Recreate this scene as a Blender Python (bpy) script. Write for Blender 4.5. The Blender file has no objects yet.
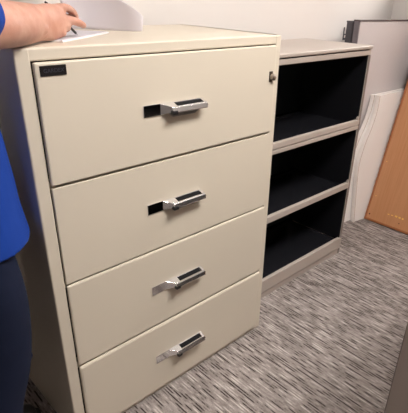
import bpy, bmesh, math, random
from mathutils import Vector, Matrix
random.seed(4)
sc = bpy.context.scene
COL = sc.collection

# ------------------------------------------------------------------ materials
def new_mat(name):
    m = bpy.data.materials.new(name); m.use_nodes = True
    nt = m.node_tree
    return m, nt, nt.nodes['Principled BSDF']

def mat(name, col, rough=.5, metal=0., bump=0., bscale=400., vary=0., vscale=3., coat=0., spec=.5):
    m, nt, b = new_mat(name)
    b.inputs['Base Color'].default_value = (*col, 1)
    b.inputs['Roughness'].default_value = rough
    b.inputs['Metallic'].default_value = metal
    b.inputs['Coat Weight'].default_value = coat
    b.inputs['Specular IOR Level'].default_value = spec
    tc = nt.nodes.new('ShaderNodeTexCoord')
    if vary:
        n = nt.nodes.new('ShaderNodeTexNoise'); n.inputs['Scale'].default_value = vscale; n.inputs['Detail'].default_value = 4
        nt.links.new(tc.outputs['Object'], n.inputs['Vector'])
        r = nt.nodes.new('ShaderNodeMix'); r.data_type = 'RGBA'
        r.inputs['A'].default_value = (*[c*(1-vary) for c in col], 1)
        r.inputs['B'].default_value = (*[min(1, c*(1+vary)) for c in col], 1)
        nt.links.new(n.outputs['Fac'], r.inputs['Factor'])
        nt.links.new(r.outputs['Result'], b.inputs['Base Color'])
    if bump:
        n2 = nt.nodes.new('ShaderNodeTexNoise'); n2.inputs['Scale'].default_value = bscale; n2.inputs['Detail'].default_value = 3
        nt.links.new(tc.outputs['Object'], n2.inputs['Vector'])
        bp = nt.nodes.new('ShaderNodeBump'); bp.inputs['Strength'].default_value = bump; bp.inputs['Distance'].default_value = .001
        nt.links.new(n2.outputs['Fac'], bp.inputs['Height']); nt.links.new(bp.outputs['Normal'], b.inputs['Normal'])
    return m

M = {}
M['putty'] = mat('putty_enamel', (.65, .578, .472), .42, bump=.15, bscale=900, vary=.03)
M['putty_rail'] = mat('putty_rail', (.50, .44, .34), .5)
M['gap'] = mat('gap_shade', (.05, .04, .03), .8)  # dark colour paints the shade seen inside the narrow gaps
M['chrome'] = mat('chrome', (.86, .86, .88), .09, 1., vary=.02)
M['blackplastic'] = mat('black_plastic', (.012, .012, .014), .35)
M['chrome_soft'] = mat('chrome_satin', (.84, .83, .84), .25, 1., vary=.02)
M['cup'] = mat('grey_cup', (.30, .28, .26), .35, .6)
M['slot'] = mat('dark_slot', (.010, .010, .011), .8, spec=.1)
M['plate'] = mat('name_plate_black', (.010, .008, .008), .7, spec=.15)
M['plate_text'] = mat('name_plate_lettering', (.035, .035, .05), .5)
M['lock'] = mat('lock_nickel', (.42, .36, .31), .3, 1.)
M['taupe'] = mat('taupe_enamel', (.43, .372, .33), .38, bump=.12, bscale=900, vary=.03)
M['taupe_edge_shade'] = mat('taupe_shaded', (.21, .17, .155), .3, vary=.05)  # same taupe as the sides, shade on the front edge painted in
M['inner'] = mat('black_enamel', (.008, .008, .010), .32, bump=.2, bscale=500)
M['shelfblack'] = mat('black_shelf_enamel', (.013, .013, .016), .27, bump=.2, bscale=500)
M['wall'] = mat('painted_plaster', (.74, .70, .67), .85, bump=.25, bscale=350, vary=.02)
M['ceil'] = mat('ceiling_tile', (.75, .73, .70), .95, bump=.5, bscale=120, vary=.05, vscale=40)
M['wall_dim'] = mat('dimmed_plaster', (.50, .475, .46), .85, bump=.25, bscale=350, vary=.02)  # unseen walls; grey picked to hold down the bounced light
M['base'] = mat('rubber_base', (.12, .10, .09), .6, vary=.05)
M['white_lam'] = mat('white_laminate', (.90, .86, .83), .45, vary=.015)
M['white_edge'] = mat('white_edge_band', (.88, .83, .79), .4, vary=.03)
M['seam'] = mat('edge_seam', (.45, .33, .26), .6)
M['panel_grey'] = mat('pale_grey_fabric', (.60, .55, .545), .95, bump=.6, bscale=700, vary=.03, vscale=60)
M['panel_dark'] = mat('charcoal_metal', (.075, .068, .078), .5, vary=.1)
M['panel_mid'] = mat('mid_grey_metal', (.17, .15, .165), .5, vary=.05)
M['rail_brown'] = mat('dark_brown_cap', (.07, .045, .045), .4, vary=.05)
M['brass'] = mat('gold_marks', (.95, .62, .16), .35, .3)
M['hole'] = mat('screw_hole', (.06, .025, .012), .8)
M['paper'] = mat('paper', (.92, .89, .92), .8, vary=.01)
M['padcard'] = mat('paper_stack', (.80, .78, .78), .8, bump=.3, bscale=1200)
M['pen'] = mat('pen_barrel', (.015, .013, .018), .25)
M['penmetal'] = mat('pen_metal', (.6, .6, .62), .2, 1.)
M['shirt'] = mat('blue_jersey', (.008, .045, .29), .85, spec=.2, bump=.5, bscale=900, vary=.08, vscale=14)
M['jeans'] = mat('navy_denim', (.010, .014, .034), .9, spec=.15, bump=.6, bscale=700, vary=.18, vscale=22)
M['shoe'] = mat('black_leather', (.015, .013, .012), .45)
M['sole'] = mat('shoe_sole', (.03, .028, .025), .8)
M['hair'] = mat('dark_brown_hair', (.03, .018, .012), .6, bump=1., bscale=300)
M['eye'] = mat('eye_white', (.75, .72, .70), .2)
M['iris'] = mat('iris', (.04, .02, .012), .2)
M['lip'] = mat('lips', (.50, .20, .17), .5)

for k_ in ('paper',):
    nt_ = M[k_].node_tree; b_ = nt_.nodes['Principled BSDF']; o_ = nt_.nodes['Material Output']
    tr = nt_.nodes.new('ShaderNodeBsdfTranslucent'); tr.inputs[0].default_value = (.85, .82, .84, 1)
    mx = nt_.nodes.new('ShaderNodeMixShader'); mx.inputs[0].default_value = .5
    nt_.links.new(b_.outputs[0], mx.inputs[1]); nt_.links.new(tr.outputs[0], mx.inputs[2]); nt_.links.new(mx.outputs[0], o_.inputs[0])
# skin: mottled, slightly redder patches
m, nt, b = new_mat('skin'); M['skin'] = m
tc = nt.nodes.new('ShaderNodeTexCoord'); n = nt.nodes.new('ShaderNodeTexNoise')
n.inputs['Scale'].default_value = 22; n.inputs['Detail'].default_value = 5
nt.links.new(tc.outputs['Object'], n.inputs['Vector'])
cr = nt.nodes.new('ShaderNodeValToRGB')
cr.color_ramp.elements[0].position = .35; cr.color_ramp.elements[0].color = (.47, .225, .160, 1)
cr.color_ramp.elements[1].position = .68; cr.color_ramp.elements[1].color = (.58, .33, .25, 1)
nt.links.new(n.outputs['Fac'], cr.inputs['Fac']); nt.links.new(cr.outputs['Color'], b.inputs['Base Color'])
b.inputs['Roughness'].default_value = .5
b.inputs['Subsurface Weight'].default_value = .12; b.inputs['Subsurface Radius'].default_value = (.01, .004, .002)
n2 = nt.nodes.new('ShaderNodeTexNoise'); n2.inputs['Scale'].default_value = 260; n2.inputs['Detail'].default_value = 3
nt.links.new(tc.outputs['Object'], n2.inputs['Vector'])
bp = nt.nodes.new('ShaderNodeBump'); bp.inputs['Strength'].default_value = .35; bp.inputs['Distance'].default_value = .0012
nt.links.new(n2.outputs['Fac'], bp.inputs['Height']); nt.links.new(bp.outputs['Normal'], b.inputs['Normal'])

# wood: fine-grained orange-brown laminate
m, nt, b = new_mat('wood_laminate'); M['wood'] = m
tc = nt.nodes.new('ShaderNodeTexCoord'); mp = nt.nodes.new('ShaderNodeMapping')
mp.inputs['Scale'].default_value = (3, 60, 2.2)
nt.links.new(tc.outputs['Object'], mp.inputs['Vector'])
n = nt.nodes.new('ShaderNodeTexNoise'); n.inputs['Scale'].default_value = 1.4; n.inputs['Detail'].default_value = 6; n.inputs['Distortion'].default_value = .6
nt.links.new(mp.outputs['Vector'], n.inputs['Vector'])
cr = nt.nodes.new('ShaderNodeValToRGB')
cr.color_ramp.elements[0].position = .3; cr.color_ramp.elements[0].color = (.51, .235, .105, 1)
cr.color_ramp.elements[1].position = .72; cr.color_ramp.elements[1].color = (.58, .285, .14, 1)
nt.links.new(n.outputs['Fac'], cr.inputs['Fac']); nt.links.new(cr.outputs['Color'], b.inputs['Base Color'])
b.inputs['Roughness'].default_value = .45
M['wood_edge'] = mat('wood_edge_band', (.36, .13, .05), .4, vary=.08, vscale=30)

# carpet: broken yarn streaks running front to back
m, nt, b = new_mat('striped_loop_carpet'); M['carpet'] = m
L = nt.links.new; N = nt.nodes.new
def math_(op, a=None, b_=None):
    k = N('ShaderNodeMath'); k.operation = op
    for i, v in enumerate((a, b_)):
        if v is None: continue
        if isinstance(v, (int, float)): k.inputs[i].default_value = v
        else: L(v, k.inputs[i])
    return k.outputs[0]
tc = N('ShaderNodeTexCoord'); sp = N('ShaderNodeSeparateXYZ'); L(tc.outputs['Object'], sp.inputs[0])
X, Y = sp.outputs['X'], sp.outputs['Y']
wob = N('ShaderNodeTexNoise'); wob.inputs['Scale'].default_value = 60; L(tc.outputs['Object'], wob.inputs['Vector'])
Xw = math_('ADD', X, math_('MULTIPLY', math_('SUBTRACT', wob.outputs['Fac'], .5), .002))
def streak(w, ys, seed):
    row = math_('FLOOR', math_('DIVIDE', Xw, w))
    cv = N('ShaderNodeCombineXYZ'); L(math_('MULTIPLY', row, 7.13), cv.inputs[0]); L(math_('MULTIPLY', Y, ys), cv.inputs[1]); cv.inputs[2].default_value = seed
    t = N('ShaderNodeTexNoise'); t.inputs['Scale'].default_value = 1; t.inputs['Detail'].default_value = 2; t.inputs['Roughness'].default_value = .6
    L(cv.outputs[0], t.inputs['Vector']); return t.outputs['Fac']
RW = .0058
s1 = streak(RW, 9, 0.); s2 = streak(RW, 34, 5.)
row_ = math_('FLOOR', math_('DIVIDE', Xw, RW))
par = math_('ABSOLUTE', math_('MODULO', row_, 2))
fine = N('ShaderNodeTexNoise'); fine.inputs['Scale'].default_value = 210; fine.inputs['Detail'].default_value = 2; L(tc.outputs['Object'], fine.inputs['Vector'])
big = N('ShaderNodeTexNoise'); big.inputs['Scale'].default_value = 4.5; big.inputs['Detail'].default_value = 3; L(tc.outputs['Object'], big.inputs['Vector'])
amp = math_('ADD', math_('MULTIPLY', par, 1.25), .45)
f = math_('ADD', math_('MULTIPLY', s1, .8), math_('MULTIPLY', s2, .2))
f = math_('ADD', math_('MULTIPLY', math_('SUBTRACT', f, .52), amp), .5)
f = math_('ADD', f, math_('MULTIPLY', math_('SUBTRACT', fine.outputs['Fac'], .5), .20))
f = math_('ADD', f, math_('MULTIPLY', math_('SUBTRACT', big.outputs['Fac'], .5), .10))
cr = N('ShaderNodeValToRGB'); el = cr.color_ramp.elements
el[0].position = .33; el[0].color = (.050, .038, .034, 1)
el[1].position = .70; el[1].color = (.52, .465, .435, 1)
e = el.new(.43); e.color = (.205, .178, .165, 1)
e = el.new(.54); e.color = (.32, .282, .265, 1)
L(f, cr.inputs['Fac']); L(cr.outputs['Color'], b.inputs['Base Color'])
b.inputs['Roughness'].default_value = 1; b.inputs['Specular IOR Level'].default_value = .1
bp = N('ShaderNodeBump'); bp.inputs['Strength'].default_value = .6; bp.inputs['Distance'].default_value = .003
L(f, bp.inputs['Height']); L(bp.outputs['Normal'], b.inputs['Normal'])

def emit(name, col, s):
    m, nt, b = new_mat(name)
    b.inputs['Base Color'].default_value = (*col, 1)
    b.inputs['Emission Color'].default_value = (*col, 1); b.inputs['Emission Strength'].default_value = s
    return m

# ------------------------------------------------------------------ helpers
def empty(name, loc, label, cat, group=None, rz=0):
    o = bpy.data.objects.new(name, None); COL.objects.link(o); o.location = loc; o.rotation_euler[2] = rz
    o.empty_display_size = .1
    o['label'] = label; o['category'] = cat
    if group: o['group'] = group
    return o

def link(name, bm, m, parent=None, smooth=False, world=True, kind=None, label=None):
    """bm coordinates are in the parent's space"""
    bmesh.ops.recalc_face_normals(bm, faces=bm.faces)
    me = bpy.data.meshes.new(name); bm.to_mesh(me); bm.free()
    ms = m if isinstance(m, (list, tuple)) else [m]
    for k in ms: me.materials.append(k)
    if smooth:
        for p in me.polygons: p.use_smooth = True
    o = bpy.data.objects.new(name, me); COL.objects.link(o)
    if parent: o.parent = parent
    if kind: o['kind'] = kind
    if label: o['label'] = label
    return o

def tag(o, label, cat, group=None):
    o['label'] = label; o['category'] = cat
    if group: o['group'] = group
    return o

def box(bm, x0, x1, y0, y1, z0, z1, bev=0., seg=2, mi=0, mtx=None):
    t = bmesh.new()
    vs = [t.verts.new((x, y, z)) for z in (z0, z1) for y in (y0, y1) for x in (x0, x1)]
    for q in ((0, 1, 3, 2), (4, 5, 7, 6), (0, 1, 5, 4), (2, 3, 7, 6), (0, 2, 6, 4), (1, 3, 7, 5)):
        t.faces.new([vs[i] for i in q])
    bmesh.ops.recalc_face_normals(t, faces=t.faces)
    if bev: bmesh.ops.bevel(t, geom=list(t.edges), offset=bev, segments=seg, profile=.5, affect='EDGES')
    merge(bm, t, mtx, mi)

def merge(bm, t, mtx=None, mi=0):
    mp = {}
    for v in t.verts: mp[v] = bm.verts.new(mtx @ v.co if mtx else v.co)
    for fc in t.faces:
        try:
            g = bm.faces.new([mp[v] for v in fc.verts]); g.material_index = mi; g.smooth = fc.smooth
        except ValueError: pass
    t.free()

def cyl(bm, p0, p1, r0, r1=None, n=20, mi=0, mtx=None):
    r1 = r0 if r1 is None else r1
    p0, p1 = Vector(p0), Vector(p1); d = (p1-p0).normalized()
    a = d.orthogonal().normalized(); c = d.cross(a)
    t = bmesh.new()
    A = [t.verts.new(p0+(a*math.cos(2*math.pi*i/n)+c*math.sin(2*math.pi*i/n))*r0) for i in range(n)]
    B = [t.verts.new(p1+(a*math.cos(2*math.pi*i/n)+c*math.sin(2*math.pi*i/n))*r1) for i in range(n)]
    for i in range(n): t.faces.new([A[i], A[(i+1) % n], B[(i+1) % n], B[i]])
    t.faces.new(A[::-1]); t.faces.new(B)
    merge(bm, t, mtx, mi)

def prism(bm, pts, d, bev=0., mi=0):
    """extrude a polygon (3d pts) by vector d"""
    t = bmesh.new(); d = Vector(d)
    A = [t.verts.new(p) for p in pts]; B = [t.verts.new(Vector(p)+d) for p in pts]; n = len(pts)
    t.faces.new(A[::-1]); t.faces.new(B)
    for i in range(n): t.faces.new([A[i], A[(i+1) % n], B[(i+1) % n], B[i]])
    bmesh.ops.recalc_face_normals(t, faces=t.faces)
    if bev:
        es = [e for e in t.edges if (e.verts[0] in A) == (e.verts[1] in A)]
        bmesh.ops.bevel(t, geom=es, offset=bev, segments=2, profile=.5, affect='EDGES')
    merge(bm, t, None, mi)

def smoothpath(P, sub=6):
    """Catmull-Rom through rows of numbers"""
    out = []
    for i in range(len(P)-1):
        p0 = P[max(i-1, 0)]; p1 = P[i]; p2 = P[i+1]; p3 = P[min(i+2, len(P)-1)]
        for k in range(sub):
            t = k/sub
            out.append([.5*((2*b)+(-a+c)*t+(2*a-5*b+4*c-d)*t*t+(-a+3*b-3*c+d)*t**3) for a, b, c, d in zip(p0, p1, p2, p3)])
    out.append(list(P[-1])); return out

def limb(bm, rows, up=(0, 0, 1), sub=5, n=24, power=2., flat=0):
    """rows: (x,y,z, a, b): a = half size along side axis, b = along 'up'. Rounded ends."""
    R = smoothpath(rows, sub); up = Vector(up)
    P = [Vector(r[:3]) for r in R]; rings = []
    def ring(c, d, a, b):
        s = d.cross(up)
        if s.length < 1e-4: s = d.orthogonal()
        s.normalize(); u = s.cross(d).normalized(); vs = []
        for i in range(n):
            th = 2*math.pi*i/n; cc, ss = math.cos(th), math.sin(th)
            vs.append(bm.verts.new(c+s*(a*math.copysign(abs(cc)**(2/power), cc))+u*(b*math.copysign(abs(ss)**(2/power), ss))))
        return vs
    T = []
    for i in range(len(P)):
        T.append((P[min(i+1, len(P)-1)]-P[max(i-1, 0)]).normalized())
    e = min(R[0][3], R[0][4])*(0 if flat else 1)
    for q in ((85, 60, 35) if not flat else ()): rings.append(ring(P[0]-T[0]*e*math.sin(math.radians(q)), T[0], R[0][3]*math.cos(math.radians(q)), R[0][4]*math.cos(math.radians(q))))
    for i in range(len(P)): rings.append(ring(P[i], T[i], R[i][3], R[i][4]))
    e = min(R[-1][3], R[-1][4])
    for q in (35, 60, 85): rings.append(ring(P[-1]+T[-1]*e*math.sin(math.radians(q)), T[-1], R[-1][3]*math.cos(math.radians(q)), R[-1][4]*math.cos(math.radians(q))))
    for A, B in zip(rings, rings[1:]):
        for i in range(n): bm.faces.new([A[i], A[(i+1) % n], B[(i+1) % n], B[i]])
    bm.faces.new(rings[0][::-1]); bm.faces.new(rings[-1])

def ball(bm, c, r, rot=None):
    t = bmesh.new(); bmesh.ops.create_uvsphere(t, u_segments=24, v_segments=16, radius=1)
    m_ = Matrix.Translation(c) @ (rot or Matrix()) @ Matrix.Diagonal((*r, 1))
    merge(bm, t, m_)

def fuse(name, bm, voxel, m, parent, smooth_it=3, label=None):
    """melt overlapping volumes into one continuous surface"""
    bmesh.ops.recalc_face_normals(bm, faces=bm.faces)
    me = bpy.data.meshes.new(name); bm.to_mesh(me); bm.free()
    o = bpy.data.objects.new(name, me); COL.objects.link(o)
    md = o.modifiers.new('r', 'REMESH'); md.mode = 'VOXEL'; md.voxel_size = voxel; md.use_smooth_shade = True
    if smooth_it:
        s = o.modifiers.new('s', 'SMOOTH'); s.iterations = smooth_it; s.factor = .5
    dg = bpy.context.evaluated_depsgraph_get(); dg.update()
    me2 = bpy.data.meshes.new_from_object(o.evaluated_get(dg))
    o.modifiers.clear(); o.data = me2; bpy.data.meshes.remove(me)
    me2.materials.clear(); me2.materials.append(m); me2.name = name
    for p in me2.polygons: p.use_smooth = True
    if parent: o.parent = parent
    if label: o['label'] = label
    return o

def copy_tree(o, parent=None):
    c = o.copy(); COL.objects.link(c); c.parent = parent
    for ch in [k for k in bpy.data.objects if k.parent == o]: copy_tree(ch, c)
    return c

def text_mesh(name, body, size, m, parent, mtx, extrude=.0004):
    cu = bpy.data.curves.new(name, 'FONT'); cu.body = body; cu.size = size; cu.extrude = extrude
    cu.align_x = 'CENTER'; cu.align_y = 'CENTER'
    o = bpy.data.objects.new(name, cu); COL.objects.link(o)
    dg = bpy.context.evaluated_depsgraph_get(); dg.update()
    me = bpy.data.meshes.new_from_object(o.evaluated_get(dg)); bpy.data.objects.remove(o)
    me.transform(mtx); me.materials.clear(); me.materials.append(m)
    o = bpy.data.objects.new(name, me); COL.objects.link(o); o.parent = parent
    return o

# ------------------------------------------------------------------ the room
WY, WX, WL, WF, CH = .64, 2.985, -2.6, -3.6, 2.7
WO = 4.4; KH = 1.75
def struct(name, args, m, bev=0.):
    bm = bmesh.new(); box(bm, *args, bev=bev)
    return link(name, bm, m, kind='structure')
struct('floor', (WL-.1, WO+.1, WF-.1, WY+.1, -.1, 0), M['carpet'])
struct('wall_back', (WL-.1, WO+.1, WY, WY+.1, 0, CH), M['wall'])
struct('added_low_wall', (WX, WX+.09, -1.9, WY, 0, KH), M['wall'], .004)  # unseen low wall, kept low for light, tall enough to shade the panel
struct('wall_far_right', (WO, WO+.1, WF, WY, 0, CH), M['wall'])
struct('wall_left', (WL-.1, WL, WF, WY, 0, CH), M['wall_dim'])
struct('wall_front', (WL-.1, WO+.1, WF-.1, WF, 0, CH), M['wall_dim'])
struct('ceiling', (WL-.1, WO+.1, WF-.1, WY+.1, CH, CH+.1), M['ceil'])
struct('baseboard_back', (WL, WX, WY-.008, WY, 0, .1), M['base'], .002)
struct('baseboard_right', (WX-.008, WX, -1.9, WY-.008, 0, .1), M['base'], .002)
struct('baseboard_left', (WL, WL+.008, WF, WY-.008, 0, .1), M['base'], .002)

# ceiling troffers
M['diffuser'] = emit('lit_diffuser', (1., .955, .915), 37.)
M['fixture'] = mat('white_fixture', (.8, .8, .78), .5)
def troffer():
    r = empty('ceiling_light', (0, 0, CH), '', 'ceiling light', 'recessed ceiling lights')
    bm = bmesh.new()
    w, l, t = .31, .61, .022
    box(bm, -l, l, -w, -w+t, -.012, -.001, .002); box(bm, -l, l, w-t, w, -.012, -.001, .002)
    box(bm, -l, -l+t, -w+t, w-t, -.012, -.001, .002); box(bm, l-t, l, -w+t, w-t, -.012, -.001, .002)
    link('frame', bm, M['fixture'], r)
    bm = bmesh.new(); box(bm, -l+t, l-t, -w+t, w-t, -.009, -.0015, .002); link('diffuser', bm, M['diffuser'], r)
    return r
LP = [(.80, -1.20, 'lit rectangular ceiling light in the middle of the room'),
      (3.75, -.40, 'lit rectangular ceiling light beyond the low wall with the wooden board')]
t0 = None
for i, (x, y, lb) in enumerate(LP):
    o = troffer() if i == 0 else copy_tree(t0)
    if i == 0: t0 = o
    o.location = (x, y, CH); o['label'] = lb

# ------------------------------------------------------------------ filing cabinet
W, D, H = .972, .566, 1.34
cab = empty('filing_cabinet', (0, 0, 0), 'large beige four-drawer metal filing cabinet with chrome pulls', 'filing cabinet')
bm = bmesh.new()
T = .031; yb = D
def shell(bm):
    # outer steel case: side walls, top, bottom, back
    li, ri = .0390, .0305
    box(bm, 0, li, 0, D, .0, H, .005, 3); box(bm, W-ri, W, 0, D, .0, H, .005, 3)
    box(bm, .001, W-.001, .001, D, H-.0312, H, .005, 3)
    box(bm, .001, W-.001, .001, D, .0, .014, .003)
    box(bm, .01, W-.01, D-.02, D-.001, .01, H-.01)
shell(bm)
link('case', bm, M['putty'], cab)
bm = bmesh.new()
for z in (.340, .665, .986): box(bm, .030, W-.022, .007, .03, z-.012, z+.012)
link('divider_rail', bm, M['putty_rail'], cab)
bm = bmesh.new(); box(bm, .030, W-.022, .032, .04, .012, H-.028); link('gap_shade_sheet', bm, M['gap'], cab)  # added dark sheet standing in for shade behind the drawer fronts
YF = -.0065
ZL = [(.018, .3365), (.3425, .6620), (.6675, .9805), (.9885, 1.3065)]
def handle_set(dr, zc):
    # polished flat plate left of the pull
    bm = bmesh.new(); y0 = YF-.0005; zt = zc+.019
    box(bm, .345, .410, y0-.0025, y0+.002, zt-.035, zt, .0008)
    link('mirror_plate', bm, M['chrome'], dr, label='flat mirror-polished plate at the left end of the pull')
    # pull: sloping top ring with a slot, bright front bar, flared left root
    bm = bmesh.new()
    dy, dz, th = .027, .010, .004
    def zz(y): return zt + (y-y0)*dz/dy
    def slab(p): prism(bm, [(x, y, zz(y)-th) for x, y in p], (0, 0, th), .0005)
    yf = y0-dy
    slab([(.402, y0), (.418, y0-.010), (.432, yf+.002), (.440, yf), (.456, yf), (.456, y0)])
    slab([(.456, y0-.0045), (.456, y0), (.574, y0), (.574, y0-.0045)])
    slab([(.564, yf), (.564, y0-.004), (.574, y0-.004), (.574, yf+.003), (.571, yf)])
    # front bar: face rolls outwards towards its foot
    pr = [(yf+.006, zt-dz+.0002), (yf+.001, zt-dz+.0004), (yf-.002, zt-dz-.003), (yf-.0065, zt-dz-.015), (yf-.005, zt-dz-.018), (yf+.004, zt-dz-.018)]
    prism(bm, [(.434, y, z) for y, z in pr], (.140, 0, 0), .001)
    prism(bm, [(.403, y0, zt-.034), (.436, yf+.002, zt-.027), (.436, yf+.002, zt-dz-.001), (.403, y0, zt-.001)], (.006, .001, 0), .0006)
    box(bm, .567, .574, yf+.002, y0+.001, zt-.024, zt-.008, .001)
    link('pull', bm, M['chrome_soft'], dr)
    bm = bmesh.new()
    cup = [(.434, zt-.018), (.440, zt-.038), (.452, zt-.046), (.540, zt-.046), (.556, zt-.038), (.562, zt-.018)]
    prism(bm, [(x, y0+.001, z) for x, z in cup], (0, -.010, 0), .003)
    link('pull_cup', bm, M['cup'], dr)
    bm = bmesh.new(); prism(bm, [(.458, y, zz(y)-.0055) for y in (y0-.005, yf+.002)]+[(.563, y, zz(y)-.0055) for y in (yf+.002, y0-.005)], (0, 0, .003))
    link('slot_lining', bm, M['slot'], dr)
    bm = bmesh.new(); box(bm, .431, .452, yf-.007, yf+.010, zt-.034, zt-.021, .003)
    link('thumb_latch', bm, M['blackplastic'], dr)
    bm = bmesh.new(); cyl(bm, (.573, yf+.001, zt-.019), (.577, yf+.001, zt-.019), .004, n=14)
    link('end_plug', bm, M['blackplastic'], dr)
for i, (z0, z1) in enumerate(ZL):
    YF = (-.0095, -.0065, -.0045, -.0095)[i]
    bm = bmesh.new(); box(bm, .0415, W-.0325, YF, .006, z0, z1, (.0085, .0062, .0028, .004)[i], 2)
    dr = link('drawer', bm, M['putty'], cab)
    handle_set(dr, (z0+z1)/2 + (-.001 if i else .0))
    if i == 3:
        bm = bmesh.new(); box(bm, .053, .121, YF-.0025, YF+.0005, 1.2745, 1.2990, .0008)
        pl_ = link('name_plate', bm, M['plate'], dr, label='small black name plate in the top left corner of the drawer')
        bmx = Matrix.Translation((.088, YF-.0026, 1.2865)) @ Matrix.Rotation(math.radians(90), 4, 'X')
        text_mesh('lettering', 'GARDEX', .0135, M['plate_text'], pl_, bmx)
# note: lettering sits one level too deep if parented to the plate; reparent both to the drawer
for o in bpy.data.objects:
    if o.name.startswith('lettering'): o.parent = o.parent.parent
# key lock on the upper right
bm = bmesh.new()
box(bm, .906, .924, YF-.002, YF+.001, 1.180, 1.218, .001)
link('lock_plate', bm, mat('lock_dark', (.09, .07, .055), .35, .8), cab)
bm = bmesh.new()
cyl(bm, (.920, YF, 1.198), (.920, YF-.014, 1.197), .0115, .0105, 20); cyl(bm, (.920, YF-.014, 1.197), (.920, YF-.017, 1.197), .0105, .006, 20)
link('lock_cylinder', bm, M['lock'], cab)

# ------------------------------------------------------------------ open shelf units
def shelf_unit(label):
    """origin at the front-left-bottom corner; x right, y back"""
    w, d, h = .904, .426, 1.250
    r = empty('shelf_unit', (0, 0, 0), label, 'shelf unit', 'taupe shelf units with black insides')
    bm = bmesh.new()
    box(bm, 0, .014, .0, d, .0, h-.019, .003); link('side_panel', bm, M['taupe'], r)
    bm = bmesh.new(); box(bm, w-.014, w, .0, d, .0, h-.019, .003); link('side_panel', bm, M['taupe'], r)
    for xa in (0, w-.014):
        bm = bmesh.new(); box(bm, xa+.0005, xa+.0135, -.0012, .001, .005, h-.048); link('edge_shade_strip', bm, M['taupe_edge_shade'], r, label='front edge of the side panel with its shade painted in')
    bm = bmesh.new()
    box(bm, -.001, w+.004, -.006, d+.002, h-.017, h, .005, 3); link('top', bm, M['taupe'], r)
    bm = bmesh.new(); box(bm, .013, w-.013, .006, d-.01, h-.024, h-.015); link('top_gap_shade', bm, M['gap'], r)
    bm = bmesh.new(); box(bm, .013, w-.013, -.001, .02, h-.046, h-.023, .002); link('top_rail', bm, M['taupe'], r)
    bm = bmesh.new(); box(bm, .002, w-.002, d-.008, d-.001, .02, h-.02); link('back_panel', bm, M['taupe'], r)
    bm = bmesh.new()
    box(bm, .0135, .017, .006, d-.008, .1, h-.046); box(bm, w-.017, w-.0135, .006, d-.008, .1, h-.046)
    box(bm, .013, w-.013, d-.014, d-.007, .1, h-.03); box(bm, .013, w-.013, .008, d-.01, h-.050, h-.024)
    link('black_lining', bm, M['inner'], r)
    for z in (.862, .488, .122):
        bm = bmesh.new()
        box(bm, .0165, w-.0165, .018, d-.012, z-.036, z-.026, .001)
        box(bm, .0165, w-.0165, .018, .026, z-.036, z-.004, .001)
        box(bm, .0165, w-.0165, d-.05, d-.014, z-.03, z-.018, .002)
        sh = link('shelf', bm, M['shelfblack'], r)
        bm = bmesh.new()
        if z > .8:
            box(bm, .013, w-.013, -.002, .020, z-.026, z+.002, .003); box(bm, .013, w-.013, -.001, .020, z-.052, z-.030, .003)
        elif z > .3:
            box(bm, .013, w-.013, -.002, .020, z-.032, z+.002, .003)
        else:
            box(bm, -.001, w, -.002, .020, .040, z-.006, .003); box(bm, .0, w-.001, .004, .022, .0, .033, .002)
        link('front_lip', bm, M['taupe'], sh)
        if z > .3:
            bm = bmesh.new(); box(bm, w-.030, w-.0165, -.001, .012, z+.001, z+.014, .001); box(bm, w-.026, w-.020, -.001, .010, z+.012, z+.020, .001)
            link('shelf_clip', bm, M['taupe'], sh)
            bm = bmesh.new(); cyl(bm, (w*.5+.05, -.001, z-.012), (w*.5+.05, -.0035, z-.012), .004, n=12); link('catch_button', bm, M['lock'], sh)
    return r
s1_ = shelf_unit('taupe metal shelf unit with three empty black compartments right of the beige filing cabinet')
s1_.location = (.984, .140, 0)
s2_ = copy_tree(s1_)
s2_.location = (.525+.904, -.835, 0); s2_.rotation_euler[2] = math.pi
s2_['label'] = 'shelf unit whose plain brownish side cuts the bottom right corner of the photo'

# ------------------------------------------------------------------ leaning panels and boards
rot = math.radians(10)
u = Vector((math.cos(rot), -math.sin(rot), 0)); nb = Vector((math.sin(rot), math.cos(rot), 0))
def screen(name, x0, y0, length, thick, h, face, endm, cap, label):
    r = empty(name, (x0, y0, 0), label, 'partition panel', rz=-rot)
    bm = bmesh.new(); box(bm, .006, length-.006, .0, thick, .012, h-.008, .003); link('fabric_face', bm, face, r)
    bm = bmesh.new(); box(bm, -.002, .010, .002, thick-.002, .0, h-.008, .002); link('end_frame', bm, endm, r)
    bm = bmesh.new(); box(bm, length-.010, length+.002, .002, thick-.002, .0, h-.008, .002); link('end_frame', bm, endm, r)
    bm = bmesh.new(); box(bm, -.004, length+.003, -.003, thick+.002, h-.0085, h, .003, 3); link('top_cap', bm, cap, r)
    return r
g = screen('partition_panel', 2.285, .470, .63, .045, 1.347, M['panel_grey'], M['panel_mid'], M['rail_brown'],
           'pale grey partition panel with dark top rail standing behind the white boards')
g2 = screen('partition_panel', 2.292, .520, .60, .052, 1.338, M['panel_dark'], M['panel_dark'], M['panel_dark'],
            'charcoal partition panel behind the pale grey one, only its dark end seen')
bm = bmesh.new()
box(bm, -.022, -.002, .046, .052, 1.225, 1.238, .001); box(bm, -.022, -.016, .046, .052, 1.236, 1.300, .001); box(bm, -.022, -.002, .046, .052, 1.255, 1.262, .001)
link('hook_bracket', bm, M['panel_dark'], g2)

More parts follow.
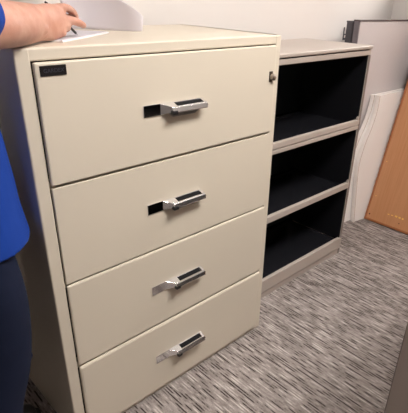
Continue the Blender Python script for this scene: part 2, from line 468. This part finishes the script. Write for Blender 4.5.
# curved white tops, leaning
lean = math.atan(.065/.89)
def board(name, P0, du, label, lean_, flare=0.):
    r = empty(name, P0, label, 'board', 'white curved boards leaning by the wall')
    v = Vector((nb.x*math.sin(lean_), nb.y*math.sin(lean_), math.cos(lean_))); nn = v.cross(u).normalized()
    if nn.dot(nb) < 0: nn = -nn
    left = smoothpath([(.083, .888), (.080, .84), (.068, .770), (.036, .679), (-.010, .582), (-.047, .470), (-.057, .390), (-.055, .258), (-.046, 0)], 6)
    pts = [tuple(u*(a+du-flare*(1-b/.9))+v*b) for a, b in left] + [tuple(u*(.40+du)), tuple(u*(.40+du)+v*.905)]
    bm = bmesh.new(); prism(bm, pts, nn*.026, .0015); link('top_sheet', bm, M['white_lam'], r)
    # edge band following the scooped side
    bm = bmesh.new()
    L_ = [(u*(a+du-flare*(1-b/.9))+v*b) for a, b in left]
    rows = []
    for i, p in enumerate(L_):
        q = L_[min(i+1, len(L_)-1)]-L_[max(i-1, 0)]; out = -(q.normalized().cross(nn)).normalized()
        if out.dot(u) > 0: out = -out
        rows.append([bm.verts.new(p+out*.0025-nn*.001), bm.verts.new(p+out*.0025+nn*.027), bm.verts.new(p-out*.002+nn*.027), bm.verts.new(p-out*.002-nn*.001)])
    for A, B in zip(rows, rows[1:]):
        for k in range(4): bm.faces.new([A[k], A[(k+1) % 4], B[(k+1) % 4], B[k]])
    bm.faces.new(rows[0]); bm.faces.new(rows[-1][::-1])
    link('edge_band', bm, M['white_edge'], r)
    bm = bmesh.new(); rows = []
    for i, p in enumerate(L_):
        q = (L_[min(i+1, len(L_)-1)]-L_[max(i-1, 0)]).normalized(); inn = (q.cross(nn)).normalized()
        if inn.dot(u) < 0: inn = -inn
        rows.append([bm.verts.new(p+inn*w_-nn*h_) for w_, h_ in ((.002, .0004), (.002, .0014), (.0052, .0014), (.0052, .0004))])
    for A, B in zip(rows, rows[1:]):
        for k in range(4): bm.faces.new([A[k], A[(k+1) % 4], B[(k+1) % 4], B[k]])
    bm.faces.new(rows[0]); bm.faces.new(rows[-1][::-1])
    link('seam_line', bm, M['seam'], r)
    return r
board('curved_board', (2.40, .3145, .0005), 0, 'front one of two white scooped boards, partly behind the wooden board', lean)
board('curved_board', (2.40+nb.x*.0335, .3145+nb.y*.0335, .0005), -.012, 'rear one of two white scooped boards, next to the shelf unit', lean*1.02, .075)

# wooden board
wl = math.atan(.2724)
wb = empty('wooden_board', (2.461, .2985, 0), 'large orange-brown wooden board leaning against the wall by the white boards', 'board')
vv = Vector((math.sin(wl), 0, math.cos(wl))); wn = Vector((-math.cos(wl), 0, math.sin(wl)))  # wn: out of the front face, to the room
def wpt(s, h, o=0.):   # s towards the camera (-y), h up the board, o off its face
    return Vector((0, -s, 0))+vv*h+wn*o+Vector((0, 0, .0085))
LEN, HT, TH = 1.55, 1.815, .028
bm = bmesh.new()
prism(bm, [wpt(0, 0), wpt(LEN, 0), wpt(LEN, HT), wpt(0, HT)], -wn*TH, .002); link('board_sheet', bm, M['wood'], wb)
bm = bmesh.new(); e_ = .014
for a0, a1, b0, b1 in ((-.001, LEN+.001, -.001, e_), (-.001, LEN+.001, HT-e_, HT+.001), (-.001, e_, e_, HT-e_), (LEN-e_, LEN+.001, e_, HT-e_)):
    prism(bm, [wpt(a0, b0, .0012), wpt(a1, b0, .0012), wpt(a1, b1, .0012), wpt(a0, b1, .0012)], -wn*(TH+.0015), .0008)
link('edge_strip', bm, M['wood_edge'], wb)
for (s, h, r_, mm) in ((.030, .045, .0055, 'hole'), (.035, .185, .003, 'brass'), (.035, .44, .003, 'brass'), (.26, .05, .004, 'hole')):
    bm = bmesh.new(); cyl(bm, wpt(s, h, .0), wpt(s, h, .0016), r_, n=14); link('screw', bm, M[mm], wb)
for k, (s, h, a, b_) in enumerate(((.175, .098, .018, .007), (.212, .097, .018, .007), (.248, .094, .020, .011), (.280, .096, .016, .012), (.306, .096, .014, .012))):
    pass
WB = (wb, wpt, prism)

# ------------------------------------------------------------------ papers and pen
top = H
def P3(x, y, z=0.): return Vector((x, y, top+z))
pad = empty('paper_pad', (.30, .22, top), 'stack of white papers under the writing hand on the cabinet top', 'papers')
def rel(o, p): return Vector(p)-Vector(o.location)
e1 = Vector((.257, .202, 0)).normalized(); e2 = Vector((-e1.y, e1.x, 0))
c0 = Vector((.160, .070, top+.0006))
def padq(bm, a0, a1, b0, b1, z0, z1, tw=0.):
    q = [c0+e1*a0+e2*b0, c0+e1*a1+e2*(b0+tw), c0+e1*a1+e2*b1, c0+e1*a0+e2*b1]
    prism(bm, [tuple(rel(pad, p)+Vector((0, 0, z0))) for p in q], (0, 0, z1-z0), .0004)
bm = bmesh.new(); padq(bm, 0, .335, 0, .225, 0, .004); link('sheets', bm, M['padcard'], pad)
bm = bmesh.new(); padq(bm, .004, .330, .003, .222, .0042, .0054); link('top_sheet', bm, M['paper'], pad)

sheet = empty('lifted_sheet', (.44, .26, top), 'white sheet curling upright off the stack beyond the writing hand', 'paper')
bm = bmesh.new()
base_pts = smoothpath([(.335, .395), (.385, .360), (.425, .310), (.448, .265), (.468, .205), (.482, .172)], 5)
n_ = len(base_pts); rows = []
NV = 16
for i, (x, y) in enumerate(base_pts):
    s = i/(n_-1); col = []
    for j in range(NV+1):
        t = j/NV
        lift = .0075 + .010*max(0, s-.55)
        # right-hand edge slants away from the viewer as it rises
        hx = x + (.012*t - .05*t*t)*(1-s) + .012*t*s
        hy = y + .05*t*t*(1-s) + .010*t*s
        hz = lift + t*(.185 if s < .15 else .185-(s-.15)/.85*.142)
        col.append(Vector((hx, hy, top+hz))-Vector(sheet.location))
    rows.append(col)
off = Vector((.0004, .0002, 0))
F = [[bm.verts.new(p) for p in c] for c in rows]; Bk = [[bm.verts.new(p+off) for p in c] for c in rows]
for i in range(n_-1):
    for j in range(NV):
        bm.faces.new([F[i][j], F[i+1][j], F[i+1][j+1], F[i][j+1]]); bm.faces.new([Bk[i][j], Bk[i][j+1], Bk[i+1][j+1], Bk[i+1][j]])
for i in range(n_-1):
    bm.faces.new([F[i][0], Bk[i][0], Bk[i+1][0], F[i+1][0]]); bm.faces.new([F[i][NV], F[i+1][NV], Bk[i+1][NV], Bk[i][NV]])
for j in range(NV):
    bm.faces.new([F[0][j], F[0][j+1], Bk[0][j+1], Bk[0][j]]); bm.faces.new([F[-1][j], Bk[-1][j], Bk[-1][j+1], F[-1][j+1]])
link('page', bm, M['paper'], sheet, smooth=True)

pen = empty('pen', (.262, .182, top+.0075), 'dark pen held in the writing hand, its end poking up behind the wrist', 'pen')
pd = (Vector((.138, .112, top+.103))-Vector(pen.location)).normalized()
bm = bmesh.new(); cyl(bm, pd*.010, pd*.150, .0034, .0038, 16); link('barrel', bm, M['pen'], pen, smooth=False)
bm = bmesh.new(); cyl(bm, (0, 0, 0), pd*.011, .0007, .0033, 16); link('tip', bm, M['penmetal'], pen)
bm = bmesh.new(); cyl(bm, pd*.149, pd*.157, .0039, .0026, 16); link('end_cap', bm, M['pen'], pen)

# ------------------------------------------------------------------ the person
pc = Vector((-.20, .10, 0))
per = empty('person', pc, 'person in a blue short-sleeved shirt and navy trousers writing on the beige cabinet', 'person')
O = Vector((-.20, .10, 0))
def sh(rows): return [tuple([r[0]-O.x, r[1]-O.y, r[2]]+list(r[3:])) for r in rows]
Rsho, Relb, Rwri = (-.300, -.075, 1.415), (-.140, -.110, 1.398), (.112, .088, 1.388)
Lsho, Lelb = (-.285, .280, 1.430), (-.110, .340, 1.565)
def hand_R(bm):
    # palm stands on its little-finger side
    limb(bm, sh([(.085, .072, 1.388, .030, .042), (.118, .090, 1.388, .029, .044), (.150, .103, 1.388, .025, .045), (.178, .112, 1.389, .018, .040)]), n=24)
    ball(bm, Vector((.100, .047, 1.377))-O, (.016, .014, .014))           # wrist bone
    fs = [
      [(.168, .118, 1.420, .0120, .0120), (.208, .126, 1.421, .0112, .0112), (.236, .145, 1.410, .0102, .0102), (.252, .160, 1.396, .0088, .0088)],   # index
      [(.172, .110, 1.395, .0122, .0122), (.214, .118, 1.391, .0115, .0115), (.246, .136, 1.383, .0106, .0106), (.268, .152, 1.375, .0092, .0092)],   # middle
      [(.170, .103, 1.384, .0100, .0100), (.196, .110, 1.378, .0095, .0095), (.206, .132, 1.368, .0088, .0088), (.194, .150, 1.364, .0075, .0075)],   # ring
      [(.164, .098, 1.367, .0092, .0092), (.182, .106, 1.360, .0085, .0085), (.188, .126, 1.358, .0078, .0078), (.176, .142, 1.357, .0068, .0068)],   # little
      [(.110, .118, 1.404, .0145, .0145), (.155, .140, 1.418, .0125, .0125), (.200, .160, 1.410, .0108, .0108), (.240, .170, 1.386, .0088, .0088)]]   # thumb
    for f_ in fs: limb(bm, sh(f_), n=16, sub=4)
def hand_L(bm):
    # left hand pinches the top of the lifted sheet
    limb(bm, sh([(.255, .445, 1.585, .026, .020), (.290, .435, 1.580, .036, .017), (.330, .425, 1.573, .040, .014)]), n=24)
    for k in range(4):
        dy = (.030, .010, -.010, -.029)[k]; l = (.9, 1., .95, .75)[k]
        limb(bm, sh([(.325, .425+dy, 1.573, .0092, .0092), (.325+.035*l, .420+dy, 1.568, .0090, .0090), (.325+.055*l, .415+dy*.9, 1.548, .0082, .0082), (.325+.060*l, .408+dy*.8, 1.530, .0070, .0070)]), n=14, sub=4)
    limb(bm, sh([(.270, .415, 1.570, .013, .013), (.305, .390, 1.552, .0115, .0115), (.340, .392, 1.535, .0105, .0105), (.362, .402, 1.522, .0085, .0085)]), n=14, sub=4)
bm = bmesh.new()
# legs, trunk, neck (under the clothes)
for s in (-1, 1):
    y = .10+s*.105
    limb(bm, sh([(-.178, y, .90, .060, .060), (-.172, y, .74, .068, .070), (-.178, y, .50, .054, .056), (-.218, y, .34, .052, .056), (-.240, y, .12, .036, .038), (-.240, y, .075, .036, .040)]), up=(1, 0, 0))
    limb(bm, sh([(-.240, y, .050, .034, .030), (-.155, y+s*.010, .042, .040, .026), (-.085, y+s*.015, .035, .036, .018)]))
limb(bm, sh([(-.178, .10, .97, .140, .085), (-.170, .10, 1.05, .155, .112), (-.190, .10, 1.20, .165, .110), (-.225, .10, 1.34, .165, .092), (-.245, .10, 1.41, .115, .066)]), up=(1, 0, 0))
limb(bm, sh([(-.235, .10, 1.41, .060, .062), (-.185, .095, 1.53, .054, .056), (-.145, .092, 1.57, .054, .056)]), up=(1, 0, 0))
# head, tipped forward to the page
hr = Matrix.Rotation(math.radians(22), 4, 'Y')
hc = Vector((-.105, .092, 1.655))-O
def HP(x, y, z): return hc+(hr @ Vector((x, y, z)))
ball(bm, HP(-.012, 0, .022), (.094, .076, .095), hr)
ball(bm, HP(.022, 0, -.035), (.066, .060, .078), hr)
ball(bm, HP(.062, 0, -.088), (.024, .026, .020), hr)      # chin
ball(bm, HP(.086, 0, -.018), (.018, .011, .026), hr); ball(bm, HP(.098, 0, -.034), (.015, .014, .011), hr)   # nose
ball(bm, HP(.078, .028, .020), (.014, .024, .008), hr); ball(bm, HP(.078, -.028, .020), (.014, .024, .008), hr)  # brow
for s in (-1, 1):
    ball(bm, HP(.060, s*.036, -.032), (.022, .018, .020), hr)   # cheeks
    ball(bm, HP(-.008, s*.078, -.012), (.020, .008, .032), hr)  # ears
# arms
limb(bm, sh([(*Rsho, .050, .050), (-.220, -.105, 1.402, .050, .052), (*Relb, .048, .047), (-.060, -.045, 1.394, .053, .050), (.012, .012, 1.391, .052, .0495), (.070, .058, 1.389, .041, .0460), (*Rwri, .032, .043)]))
hand_R(bm)
limb(bm, sh([(*Lsho, .050, .050), (-.195, .315, 1.50, .048, .048), (*Lelb, .042, .042), (.060, .390, 1.590, .042, .042), (.255, .445, 1.585, .028, .023)]))
hand_L(bm)
fuse('body', bm, .0042, M['skin'], per, 4)
# face details
for s in (-1, 1):
    bm = bmesh.new(); ball(bm, HP(.073, s*.030, .002), (.0125, .0125, .0115), hr); e = link('eye', bm, M['eye'], per, smooth=True)
    bm = bmesh.new(); ball(bm, HP(.0835, s*.030, -.001), (.003, .0055, .0055), hr); link('iris', bm, M['iris'], e, smooth=True)
bm = bmesh.new(); ball(bm, HP(.079, 0, -.061), (.009, .024, .005), hr); ball(bm, HP(.078, 0, -.068), (.009, .020, .005), hr); link('lips', bm, M['lip'], per, smooth=True)
bm = bmesh.new()
ball(bm, HP(-.024, 0, .034), (.094, .083, .094), hr); ball(bm, HP(-.050, 0, -.020), (.062, .076, .070), hr); ball(bm, HP(.030, 0, .085), (.058, .068, .032), hr)
for k in range(26):
    a = random.uniform(0, 2*math.pi); ball(bm, HP(-.03+.06*math.cos(a), .055*math.sin(a), .085+random.uniform(-.02, .03)), (.026, .024, .014), hr)
fuse('hair', bm, .006, M['hair'], per, 1)
# shirt
bm = bmesh.new()
limb(bm, sh([(-.166, .10, .862, .194, .154), (-.167, .10, .95, .189, .143), (-.166, .10, 1.05, .180, .136), (-.178, .10, 1.20, .186, .128), (-.225, .10, 1.34, .185, .112), (-.245, .10, 1.43, .128, .080)]), up=(1, 0, 0), n=40, flat=1)
limb(bm, sh([(-.240, .10, 1.43, .080, .078), (-.220, .10, 1.47, .068, .068)]), up=(1, 0, 0))
limb(bm, sh([(-.260, .00, 1.400, .072, .074), (-.302, -.066, 1.412, .072, .070), (-.222, -.108, 1.402, .065, .065), (-.165, -.125, 1.400, .060, .060), (-.102, -.090, 1.416, .065, .060)]))
limb(bm, sh([(-.260, .22, 1.400, .072, .074), (-.285, .280, 1.435, .070, .070), (-.185, .318, 1.505, .063, .063)]))
# soft folds
rr = random.Random(3)
for k in range(14):
    z = rr.uniform(.82, 1.3); a = rr.uniform(-2.2, .4); a2 = a+rr.uniform(.25, .6); z2 = z+rr.uniform(-.12, .12)
    q = [(-.180+.136*math.cos(a+(a2-a)*t), .10+.180*math.sin(a+(a2-a)*t), z+(z2-z)*t, .009, .009) for t in (0, .5, 1)]
    limb(bm, sh(q), n=10)
fuse('shirt', bm, .006, M['shirt'], per, 5, label='royal blue short-sleeved shirt')
# trousers
bm = bmesh.new()
limb(bm, sh([(-.180, .10, .98, .155, .100), (-.182, .10, .88, .165, .098), (-.182, .10, .84, .160, .095)]), up=(1, 0, 0), n=36)
for s in (-1, 1):
    y = .10+s*.100
    limb(bm, sh([(-.178, y, .86, .088, .086), (-.172, y, .72, .094, .094), (-.176, y, .58, .084, .090), (-.194, y, .47, .078, .086), (-.228, y, .34, .072, .078), (-.240, y, .20, .066, .074), (-.240, y, .11, .068, .078)]), up=(1, 0, 0), n=30)
    for k in range(9):
        z = rr.choice((.10, .14, .18, .46, .50, .62, .74)); a = rr.uniform(-2.4, .8)
        q = [(-.175-.05*(z < .3)+.074*math.cos(a+t), y+.066*math.sin(a+t), z+.035*t*rr.uniform(-1, 1), .010, .008) for t in (0, .45, .9)]
        limb(bm, sh(q), n=10)
fuse('trousers', bm, .006, M['jeans'], per, 4, label='dark navy trousers')
for s in (-1, 1):
    y = s*.105
    bm = bmesh.new()
    limb(bm, [(-.020, y, .050, .044, .044), (.050, y+s*.006, .050, .046, .040), (.120, y+s*.014, .040, .046, .028), (.158, y+s*.015, .036, .038, .022)])
    limb(bm, [(-.012, y, .050, .042, .042), (-.005, y, .100, .044, .048)], up=(1, 0, 0))
    bmesh.ops.translate(bm, vec=(-.038, 0, 0), verts=bm.verts)
    sho = fuse('shoe', bm, .005, M['shoe'], per, 3)
    bm = bmesh.new()
    pts = [(-.058, -.026), (-.064, 0), (-.058, .026), (-.02, .043), (.05, .045), (.12, .052), (.17, .046), (.196, .018), (.190, -.018), (.155, -.044), (.08, -.046), (.0, -.043)]
    prism(bm, [(a-.038, y+s*.006+b_, .0015) for a, b_ in pts], (0, 0, .018), .003); link('sole', bm, M['sole'], sho)

# small raised gold marks near the lower edge of the wooden board
MARKS = [(.160, .0855, .014, .005), (.188, .0865, .014, .006), (.216, .0860, .018, .011), (.243, .0860, .016, .010), (.268, .0850, .013, .010)]
for s, h, a, b_ in MARKS:
    bm = bmesh.new(); prism(bm, [wpt(s, h, .0), wpt(s+a, h-.001, .0), wpt(s+a, h+b_, .0), wpt(s, h+b_, .0)], wn*.0014, .0004)
    link('gold_mark', bm, M['brass'], wb)

# ------------------------------------------------------------------ light, camera, view
wd = bpy.data.worlds.new('World'); sc.world = wd; wd.use_nodes = True
wd.node_tree.nodes['Background'].inputs[0].default_value = (.5, .5, .5, 1); wd.node_tree.nodes['Background'].inputs[1].default_value = .1

cam = bpy.data.cameras.new('camera'); co = bpy.data.objects.new('camera', cam); COL.objects.link(co); sc.camera = co
Rm = [[0.7147905370899372, -0.6986350991480242, 0.03136058553514379], [-0.29516814756274956, -0.3420396705407078, -0.8921236620787385], [0.6339954674530819, 0.6284249056290115, -0.45070154784969846]]
right, down, fwd = (Vector(r) for r in Rm)
co.matrix_world = Matrix.Translation((-.4328, -1.1514, 1.4716)) @ Matrix((right, -down, -fwd)).transposed().to_4x4()
cam.sensor_fit = 'VERTICAL'; cam.sensor_height = 24; cam.lens = 458.34/413*24
# principal point lies right of and below the frame centre (the photo is a crop)
cam.shift_x = -24.26/413; cam.shift_y = 17.57/413
cam.clip_start = .02
vs = sc.view_settings
vs.view_transform = 'Standard'; vs.look = 'None'; vs.gamma = 1; vs.use_curve_mapping = False; vs.exposure = 0.
